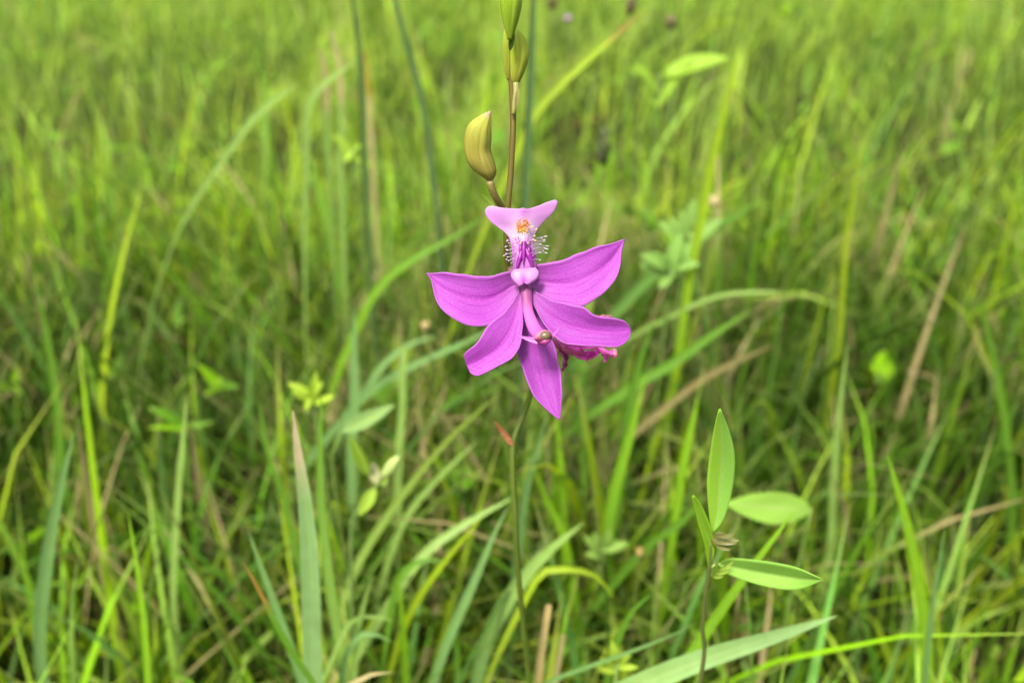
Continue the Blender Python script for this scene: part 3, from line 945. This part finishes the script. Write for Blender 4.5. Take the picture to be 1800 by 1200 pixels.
# column: arching down and forward, with wings and the anther cap
cp = [(925, 496), (925, 510), (926, 526), (928, 545), (933, 562), (940, 578), (950, 591)]
cd = [.0006, .0012, .0022, .0036, .0054, .0074, .0092]
cw = [9.5, 10.5, 9.4, 9.4, 10.8, 11.8, 12.0]
P = cr([fp(a[0], a[1], d) for a, d in zip(cp, cd)], 40)
R = np.interp(np.linspace(0, 1, 40), np.linspace(0, 1, 7), cw) * .182 / FPX
V, F, UV = tube(P, R, 20, flat=.7)
kk = np.array(UV)[:, 0]
stops = [0, .12, .3, .5, .75, 1]
cc = np.array([(.52, .13, .44), (.28, .06, .20), (.36, .07, .25), (.68, .16, .52), (.76, .17, .62), (.66, .11, .60)])
C = np.stack([np.interp(kk, stops, cc[:, i]) for i in range(3)], 1)
column = mesh_obj('column', V, F, MAT['column'], orchid, uv=UV, colr=C)
for sx, pts in ((-1, [(946, 600), (938, 598), (926, 595), (911, 590)]), (1, [(964, 598), (971, 591), (979, 582), (987, 573)])):
    Q = cr(pts, 18)
    Pw = np.array([fp(p[0], p[1], .0100 - .0016 * (i / 17)) for i, p in enumerate(Q)])
    W = np.interp(np.linspace(0, 1, 18), [0, .3, .7, 1], [5.5, 4.6, 2.4, .4] if sx < 0 else [3.5, 2.4, 1.2, .4]) * .178 / FPX
    V, F, UV = strip(Pw, W, CAMF, .3, .4)
    w = mesh_obj('wing', V, F, MAT['column'], column, uv=UV, colr=np.tile((.74, .16, .74), (len(V), 1)))
    s = w.modifiers.new('thickness', 'SOLIDIFY'); s.thickness = .0002; s.offset = 0


def blob(c, r, name, parent, mat, cfun, nu=16, nv=20, tilt=0.0, point=0.0):
    V, UV, C = [], [], []
    ct, st = math.cos(tilt), math.sin(tilt)
    for i in range(nu):
        th = math.pi * (i + .02) / (nu - .96)
        for j in range(nv):
            ph = 2 * math.pi * j / nv
            x, y, z = math.sin(th) * math.cos(ph), math.cos(th), math.sin(th) * math.sin(ph)
            x *= 1 - point * max(0, -y)
            X, Yy = x * r[0] * ct - y * r[1] * st, x * r[0] * st + y * r[1] * ct
            V.append(np.array(c) + RGT * X + UPV * Yy - FWD * z * r[2]); UV.append((i / nu, j / nv)); C.append(cfun(x, y, z))
    F = grid_faces(nu, nv, closed=True)
    F.append(tuple(range(nv))[::-1]); F.append(tuple((nu - 1) * nv + j for j in range(nv)))
    return mesh_obj(name, V, F, mat, parent, uv=UV, colr=np.array(C))


S = .177 / FPX
cap = blob(fp(955, 593, .0098), (17 * S, 14 * S, 12 * S), 'anther_rim', column, MAT['column'], lambda x, y, z: (.66, .20, .36) if y > .1 else (.26, .025, .12), tilt=.15, point=.35)
blob(fp(958.5, 590, .0107), (11 * S, 8.0 * S, 7 * S), 'anther_cap', column, MAT['column'], lambda x, y, z: (.17, .14, .05) if abs(x) < .72 and y > -.75 else (.24, .03, .08), tilt=.2)
blob(fp(949, 594.5, .0107), (4.5 * S, 5 * S, 5 * S), 'anther_lobe', column, MAT['column'], lambda x, y, z: (.28, .05, .10), tilt=.2)
blob(fp(958, 600, .0103), (11 * S, 6.5 * S, 7 * S), 'stigma', column, MAT['column'], lambda x, y, z: (.42, .045, .25), tilt=.25, point=.4)


# buds: plump, creased, on short stalks
def bud(Lp, Rp, Yc, c0, c1, ct, name='flower_bud', fat=.85, n=30, m=24, parent=orchid, ridg=.06):
    A, B = cr(Lp, n), cr(Rp, n)
    V, UV, C = [], [], []
    for i in range(n):
        u = i / (n - 1)
        a, b = aty(A[i][0], A[i][1], Yc), aty(B[i][0], B[i][1], Yc)
        ctr = (a + b) / 2; h = (b - a) / 2; w = np.linalg.norm(h)
        for j in range(m):
            th = 2 * math.pi * j / m
            k = 1 + ridg * (math.cos(7 * th + 2 * u) + .6 * math.cos(11 * th - 3 * u + 1)) - .07 * math.exp(-((((th - 4.4 - .5 * u) + math.pi) % (2 * math.pi) - math.pi) / .16) ** 2)
            V.append(ctr + k * (h * math.cos(th) + np.array([0, 1, 0]) * w * fat * math.sin(th)))
            UV.append((u, j / m))
            c = np.array(c0) * (1 - u) + np.array(c1) * u
            q = np.clip((u - .86) / .12, 0, 1); C.append(c * (1 - q) + np.array(ct) * q)
    F = grid_faces(n, m, closed=True)
    F.append(tuple(range(m))[::-1]); F.append(tuple((n - 1) * m + j for j in range(m)))
    return mesh_obj(name, V, F, MAT['bud'], parent, uv=UV, colr=np.array(C))


BY = .184
b1 = bud([(855, 316), (848, 310), (834, 299), (821, 280), (817, 253), (819.5, 229), (827.5, 214), (846, 202), (857, 197), (861.5, 195)],
         [(866, 316), (870, 309), (871, 298), (866, 280), (861.5, 263), (863, 244), (863.5, 222), (863.5, 208), (863, 199), (862.5, 195)], BY,
         (.21, .155, .035), (.24, .26, .03), (.26, .15, .13))
add_tube('stalk', b1, [aty(861, 318, BY), aty(864, 330, BY), aty(872, 348, BY + .001), aty(884, 366, SY), aty(892, 380, SY + .001)], [.0009, .00085, .00082, .0008, .0006], MAT['stem'], (.17, .13, .04), n=12, res=20)
V, F, UV = leaf_mesh(aty(846, 341, BY - .001), aty(884, 369, SY), .00038, CAMF, bend=-.05, n=12, m=5)
mesh_obj('bract', V, F, MAT['forb_leaf'], b1, uv=UV, colr=np.tile((.34, .46, .08), (len(V), 1)))
TY = SY - .0004
b2 = bud([(903, 150), (898, 138), (897, 118), (897, 95), (899, 72), (903, 56), (906, 49)], [(911, 150), (916, 138), (923, 122), (929, 98), (925.5, 73), (917, 58), (907, 48.5)], SY + .002,
         (.18, .18, .02), (.27, .36, .02), (.38, .42, .06))
add_tube('stalk', b2, [aty(907, 145, SY + .002), aty(907, 165, SY + .001), aty(904, 190, SY), aty(902, 202, SY)], [.00075, .00065, .0006, .0004], MAT['stem'], (.19, .18, .05), n=10, res=14)
V, F, UV = leaf_mesh(aty(911, 152, SY - .0015), aty(907, 192, SY - .0012), .0005, CAMF, bend=.05, n=10, m=5)
mesh_obj('bract', V, F, MAT['forb_leaf'], b2, uv=UV, colr=np.tile((.26, .22, .08), (len(V), 1)))
b3 = bud([(891, 140), (886, 120), (883.5, 95), (883, 78), (885, 60), (888, 45)], [(897, 140), (899, 120), (899, 95), (899, 78), (897, 60), (890, 45)], SY + .003,
         (.16, .17, .02), (.22, .30, .02), (.28, .34, .04))
b4 = bud([(892, 70), (887, 50), (882, 25), (880, 0), (882, -30), (890, -55), (898, -64)], [(900, 70), (907, 48), (913, 25), (916.5, 0), (914, -30), (907, -55), (899, -64)], SY - .0022,
         (.13, .20, .01), (.20, .32, .012), (.26, .34, .04))
V, F, UV = leaf_mesh(aty(886, -6, SY - .003), aty(897, 76, SY - .001), .0006, CAMF, bend=.03, n=12, m=5)
mesh_obj('bract', V, F, MAT['forb_leaf'], b4, uv=UV, colr=np.tile((.08, .11, .015), (len(V), 1)))
V, F, UV = leaf_mesh(aty(904, 52, SY - .0022), aty(896, 90, SY - .0012), .0006, CAMF, bend=.03, n=12, m=5)
mesh_obj('bract', V, F, MAT['forb_leaf'], b4, uv=UV, colr=np.tile((.05, .07, .012), (len(V), 1)))

# dry bract on the lower stem
V, F, UV = leaf_mesh(aty(868, 738, SY + .001), aty(902, 783, SY), .00085, CAMF, bend=-.08, fold=.9, n=16, m=7, peak=.35)
o = mesh_obj('dry_bract', V, F, MAT['withered'], orchid, uv=UV, colr=np.tile((.20, .085, .022), (len(V), 1)))
o['label'] = 'rust-brown dried bract on the lower stem'

# withered older bloom behind the open one
WY = .187
wit = add_tube('withered_flower', orchid, [aty(926, 590, SY), aty(950, 590, WY - .003), aty(976, 594, WY - .006), aty(992, 606, WY - .008), aty(1010, 615, WY - .009), aty(1024, 616, WY - .010)], [.0007, .0012, .0020, .0019, .0017, .0009], MAT['withered'], (.20, .12, .04), n=14, res=40, c1=(.48, .05, .22))
wit['label'] = 'crumpled dark magenta withered bloom'


def crumple(pts, W, c0, c1, seed, dy=-.009):
    Q = cr(pts, 26)
    P = np.array([aty(p[0], p[1], WY + dy + .0006 * math.sin(i * .8 + seed)) for i, p in enumerate(Q)])
    Wd = np.interp(np.linspace(0, 1, 26), np.linspace(0, 1, len(W)), W) * .19 / FPX
    V, F, UV = strip(P, Wd, CAMF, 1.6 * math.sin(seed), .9, 9)
    u = np.array(UV)
    V = V + np.stack([np.sin(u[:, 0] * 21 + u[:, 1] * 9 + seed), np.cos(u[:, 0] * 27 + u[:, 1] * 11), np.sin(u[:, 0] * 19 - u[:, 1] * 8 + seed)], 1) * .00028
    o = mesh_obj('withered_petal', V, F, MAT['withered'], wit, uv=UV, colr=np.array(c0) * (1 - u[:, :1]) + np.array(c1) * u[:, :1])
    s = o.modifiers.new('thickness', 'SOLIDIFY'); s.thickness = .0003; s.offset = 0


crumple([(985, 598), (1005, 614), (1025, 625), (1042, 625), (1054, 610)], [6, 9, 11, 9, 5], (.55, .10, .26), (.70, .03, .48), .6)
crumple([(995, 604), (1020, 610), (1045, 607), (1060, 616), (1070, 622), (1081, 621)], [5, 7, 7, 7, 9, 8], (.60, .04, .38), (.80, .12, .48), 1.9, -.0115)
crumple([(1052, 606), (1060, 618), (1066, 628), (1064, 634)], [4, 5, 4, 1], (.80, .06, .56), (.80, .06, .52), 3.0, -.0105)
crumple([(982, 600), (988, 616), (994, 630), (992, 643), (989, 651)], [6, 7, 5, 5, 3], (.36, .015, .25), (.22, .01, .13), 2.3, -.0085)
crumple([(985, 596), (1020, 575), (1045, 562), (1060, 556), (1075, 557)], [5, 5, 5, 4, 2], (.40, .06, .20), (.40, .14, .16), .9, -.004)
blob(aty(1079, 621, WY - .0105), (.0009, .0012, .0009), 'withered_tip', wit, MAT['withered'], lambda x, y, z: (.62, .34, .16) if x > -.1 else (.6, .1, .3), 8, 10)


# ------------------------------------------------------------------ the meadow: grass nobody could count
PAL = np.array([BRIGHT, LIME, GREEN, GREEN, DEEP, (.10, .24, .05), (.24, .38, .05), OLIVE, BRIGHT, LIME, DEEP])

SHADE_PAL = np.array([DEEP, DEEP, (.020, .065, .004), (.045, .13, .005), (.08, .20, .006), (.05, .11, .02)])  # greens darkened to paint the shade deep in the grass


def blades(base, L, W, phi, th0, th1, tw, C, K, three, dry):
    """all blades at once. base (n,2), L lengths, W half widths, phi lean heading, th0 tilt at the foot, th1 extra bend to the tip"""
    n = len(L)
    s = np.linspace(0, 1, K)
    ang = th0[:, None] + th1[:, None] * s[None] ** 1.4
    ang = np.minimum(ang, 2.2)
    ds = (L / (K - 1))[:, None]
    hx = np.concatenate([np.zeros((n, 1)), np.cumsum(np.sin(ang[:, :-1]) * ds, 1)], 1)
    hz = np.concatenate([np.zeros((n, 1)), np.cumsum(np.cos(ang[:, :-1]) * ds, 1)], 1)
    dx, dy = np.cos(phi)[:, None], np.sin(phi)[:, None]
    X = base[:, :1] + hx * dx; Y = base[:, 1:] + hx * dy
    Z = hz + ground_h(base[:, 0], base[:, 1])[:, None] - .004
    Z = np.maximum(Z, .004)
    prof = np.clip(np.minimum(.55 + s * 1.5, 1.0) * np.clip((1 - s) * 1.9, 0, 1) ** .7, .04, 1)
    w = W[:, None] * prof[None]
    ta = tw[:, None] * (s[None] - .3)
    # side vector: level, square to the heading, turned by the twist
    sx = -dy * np.cos(ta) + dx * np.sin(ta) * np.cos(ang)
    sy = dx * np.cos(ta) + dy * np.sin(ta) * np.cos(ang)
    sz = -np.sin(ta) * np.sin(ang)
    mid = np.stack([X, Y, Z], 2); side = np.stack([sx, sy, sz], 2) * w[:, :, None]
    if three:
        nrm = np.stack([np.cos(ang) * dx, np.cos(ang) * dy, -np.sin(ang)], 2) * (w * .35)[:, :, None]
        G = np.stack([mid - side, mid - nrm, mid + side], 2)
    else:
        G = np.stack([mid - side, mid + side], 2)
    k = np.clip((dry[:, None] - (1 - s[None])) / .15 + .5, 0, 1)[:, :, None]
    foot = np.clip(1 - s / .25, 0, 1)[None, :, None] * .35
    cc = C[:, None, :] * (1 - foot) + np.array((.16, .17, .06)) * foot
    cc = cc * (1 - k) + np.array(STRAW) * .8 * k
    cc = np.repeat(cc[:, :, None, :], G.shape[2], 2)
    return G, cc


def keep_clear(G):
    """drop blades that would stand between the viewer's spot and the plants that stand free of the grass"""
    n = G.shape[0]
    P = G.reshape(n, -1, 3) - CAMP
    d = P @ FWD
    u = P @ RGT / np.maximum(d, 1e-3); v = P @ UPV / np.maximum(d, 1e-3)
    px = 900 + u * FPX; py = 600 - v * FPX
    infr = (d > .004) & (np.abs(u) < .72) & (np.abs(v) < .50)
    near = (infr & (d < .245)).any(1)
    close = (np.linalg.norm(P, axis=2) < .13).any(1)
    i = np.clip((py / 6).astype(int) + 6, 0, 219); j = np.clip((px / 6).astype(int) + 6, 0, 319)
    cover = (infr & (d < DEPTH[i, j] - .004)).mean(1)
    cov = (cover > 0) & (rng.random(n) < .93)
    return ~(near | close | cov)


DEPTH[int(330 / 6) + 6:206, int(740 / 6) + 6:int(1120 / 6) + 6] = np.minimum(DEPTH[int(330 / 6) + 6:206, int(740 / 6) + 6:int(1120 / 6) + 6], .335)   # the orchid stands in a small gap


def build_grass(name, label, parts):
    VV, FF, CC = [], [], []
    off = 0
    for G, C in parts:
        n, K, a = G.shape[:3]
        idx = np.arange(n * K * a).reshape(n, K, a) + off
        q = np.stack([idx[:, :-1, :-1], idx[:, :-1, 1:], idx[:, 1:, 1:], idx[:, 1:, :-1]], -1).reshape(-1, 4)
        VV.append(G.reshape(-1, 3)); FF.append(q); CC.append(C.reshape(-1, 3)); off += n * K * a
    V, Fq, C = np.concatenate(VV), np.concatenate(FF), np.concatenate(CC)
    me = bpy.data.meshes.new(name)
    me.vertices.add(len(V)); me.vertices.foreach_set('co', V.ravel())
    me.loops.add(Fq.size); me.loops.foreach_set('vertex_index', Fq.ravel())
    me.polygons.add(len(Fq)); me.polygons.foreach_set('loop_start', np.arange(0, Fq.size, 4))
    me.polygons.foreach_set('use_smooth', np.ones(len(Fq), bool))
    me.update(calc_edges=True)
    at = me.color_attributes.new('tint', 'FLOAT_COLOR', 'POINT')
    at.data.foreach_set('color', np.concatenate([C, np.ones((len(C), 1))], 1).ravel())
    me.materials.append(MAT['grass'])
    o = bpy.data.objects.new(name, me)
    col.objects.link(o)
    o['kind'] = 'stuff'
    tag(o, label, 'grass')
    print(name, len(V), 'verts', len(Fq) * 2, 'tris')
    return o


def tufts(ntuft, region, per, Lr, Wr, K, three, spread=.018, clear=True, dryp=.08, bend=(.2, 1.6), tilt=.22):
    """grass in tufts: one heading and one hue per tuft, each blade a little off"""
    cx, cy = region(ntuft)
    ntuft = len(cx)
    k = rng.poisson(per, ntuft) + 2
    ti = np.repeat(np.arange(ntuft), k); n = len(ti)
    base = np.stack([cx[ti], cy[ti]], 1) + rng.normal(0, spread, (n, 2))
    tl = rng.uniform(.65, 1.1, ntuft)[ti]
    L = rng.uniform(Lr[0], Lr[1], n) * tl
    W = rng.uniform(Wr[0], Wr[1], n) * rng.uniform(.7, 1.2, ntuft)[ti]
    phi = rng.uniform(0, 2 * np.pi, n)
    th0 = np.abs(rng.normal(.12, tilt, n)); th1 = rng.uniform(bend[0], bend[1], n) * rng.uniform(.4, 1.1, n)
    tw = rng.normal(0, .9, n)
    # shade behind the orchid painted in dark greens, distant brightness in paler yellow
    mid_shade = np.clip(1.25 - np.abs(np.hypot(cx * .6, cy) - .56) / .22 + .35 * np.sin(cx * 9 + 2) * np.sin(cy * 7), 0, 1)
    pick = rng.random(ntuft) < mid_shade * .88
    hue = np.where(pick[:, None], SHADE_PAL[rng.integers(0, len(SHADE_PAL), ntuft)], PAL[rng.integers(0, len(PAL), ntuft)])
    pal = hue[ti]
    own = np.where((rng.random(n) < mid_shade[ti] * .75)[:, None], SHADE_PAL[rng.integers(0, len(SHADE_PAL), n)], PAL[rng.integers(0, len(PAL), n)])
    mixk = rng.uniform(.1, .6, n)[:, None]
    C = (pal * (1 - mixk) + own * mixk) * (.5 + 1.1 * rng.random(n) ** 1.3)[:, None]
    pale = np.clip((cy[ti] - .75) / .8, 0, 1) * rng.random(n) * .6  # brightness of the distant grass painted as a pale tint
    C = C * (1 - .32 * mid_shade[ti])[:, None]      # painted shade: the band behind the orchid darkens further
    C = C * (1 - pale[:, None]) + np.array((.29, .41, .06)) * pale[:, None]
    dead = rng.random(n) < .022
    C[dead] = np.array(STRAW) * rng.uniform(.5, 1.0, (dead.sum(), 1))
    dry = np.where(rng.random(n) < dryp, rng.uniform(.1, .5, n), 0)
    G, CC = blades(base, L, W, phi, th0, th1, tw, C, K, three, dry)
    if clear:
        ok = keep_clear(G); G, CC = G[ok], CC[ok]
    return G, CC


def wedge(n, y0, y1, m0, slope):
    """positions over the stretch of meadow in front, even per square metre"""
    y = rng.uniform(y0, y1, n * 3)
    half = m0 + np.maximum(y, 0) * slope
    y = y[rng.random(n * 3) < half / half.max()][:n]
    return rng.uniform(-1, 1, len(y)) * (m0 + np.maximum(y, 0) * slope), y


def reg_near(n):
    return wedge(n, .06, 1.0, .24, .66)


def reg_close(n):
    return wedge(n, .0, .75, .26, .66)


def reg_mid(n):
    return wedge(n, .95, 3.4, .24, .68)


def reg_round_near(n):
    x, y = rng.uniform(-2.4, 2.4, n), rng.uniform(-1.6, 1.6, n)
    k = (y < .06) | (np.abs(x) > .24 + .66 * np.maximum(y, 0))
    return x[k], y[k]


def reg_far(n):
    r = 3.3 * (9.0) ** rng.random(n); return rng.uniform(-1, 1, n) * r * 1.3, r


def reg_round(n):
    r = 2.5 * (10.0) ** rng.random(n); a = rng.uniform(math.pi * .9, math.pi * 2.1, n); return r * np.cos(a), r * np.sin(a)


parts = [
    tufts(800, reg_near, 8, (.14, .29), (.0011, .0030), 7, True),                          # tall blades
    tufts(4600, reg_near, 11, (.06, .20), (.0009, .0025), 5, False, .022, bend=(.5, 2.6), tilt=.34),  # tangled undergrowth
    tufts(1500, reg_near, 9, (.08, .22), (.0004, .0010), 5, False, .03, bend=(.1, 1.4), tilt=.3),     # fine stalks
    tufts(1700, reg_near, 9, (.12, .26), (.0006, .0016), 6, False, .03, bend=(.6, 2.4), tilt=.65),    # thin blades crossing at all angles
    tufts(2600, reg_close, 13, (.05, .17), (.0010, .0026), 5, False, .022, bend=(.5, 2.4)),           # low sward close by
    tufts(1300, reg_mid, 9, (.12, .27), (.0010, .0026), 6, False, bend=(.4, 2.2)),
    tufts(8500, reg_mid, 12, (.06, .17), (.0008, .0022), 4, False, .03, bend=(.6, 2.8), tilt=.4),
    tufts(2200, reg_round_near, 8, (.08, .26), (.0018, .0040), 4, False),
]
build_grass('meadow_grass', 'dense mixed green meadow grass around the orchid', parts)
build_grass('far_grass', 'far sunlit meadow grass beyond the orchid', [
    tufts(3400, reg_far, 9, (.10, .24), (.003, .008), 4, False, .06, clear=False),
    tufts(1300, reg_round, 8, (.12, .28), (.003, .008), 4, False, .06, clear=False)])


# dead stalks and litter lying between the tufts
nl = 5200
lx, ly = rng.uniform(-.95, .95, nl), rng.uniform(-.3, 1.6, nl)
G, C = blades(np.stack([lx, ly], 1), rng.uniform(.04, .15, nl), rng.uniform(.0006, .0018, nl), rng.uniform(0, 6.28, nl), rng.uniform(.9, 1.5, nl), rng.uniform(0, .5, nl), rng.normal(0, .8, nl),
              np.array([STRAW, BROWN, BROWN, RUST])[rng.integers(0, 4, nl)] * rng.uniform(.4, .95, (nl, 1)), 5, False, np.zeros(nl))
ok = keep_clear(G)
lit = build_grass('dead_grass_litter', 'brown and straw dead grass lying under the green blades', [(G[ok], C[ok])])


# low broad-leaved ground cover
def cover(n):
    cx, cy = rng.uniform(-1, 1, n), rng.uniform(-.3, 1.8, n)
    k = 4
    base = np.repeat(np.stack([cx, cy], 1), k, 0); m_ = n * k
    phi = rng.uniform(0, 6.28, m_)
    L = rng.uniform(.012, .030, m_); W = L * rng.uniform(.14, .26, m_)
    G, C = blades(base, L, W, phi, rng.uniform(.3, 1.0, m_), rng.uniform(.3, .9, m_), rng.normal(0, .3, m_),
                  np.array([BRIGHT, GREEN, (.14, .28, .03)])[rng.integers(0, 3, m_)] * rng.uniform(.6, 1.1, (m_, 1)), 7, True, np.zeros(m_))
    G[..., 2] += np.repeat(rng.uniform(.02, .15, n), k)[:, None, None]
    st = np.stack([cx, cy], 1)
    return G, C, st


G, C, st = cover(1500)
top = G.reshape(1500, 4, -1, 3)[:, 0, 1, 2]
Gs, Cs = blades(st, top + .006, np.full(1500, .0006), rng.uniform(0, 6.28, 1500), np.full(1500, .01), np.full(1500, .01), np.zeros(1500), np.tile(GREEN, (1500, 1)), 4, False, np.zeros(1500))
okp = (st[:, 1] > .3) & keep_clear(np.concatenate([G.reshape(1500, -1, 3), Gs.reshape(1500, -1, 3)], 1)[:, :, None, :])
build_grass('ground_cover', 'small broad-leaved herbs scattered through the grass', [(G[np.repeat(okp, 4)], C[np.repeat(okp, 4)]), (Gs[okp], Cs[okp])])
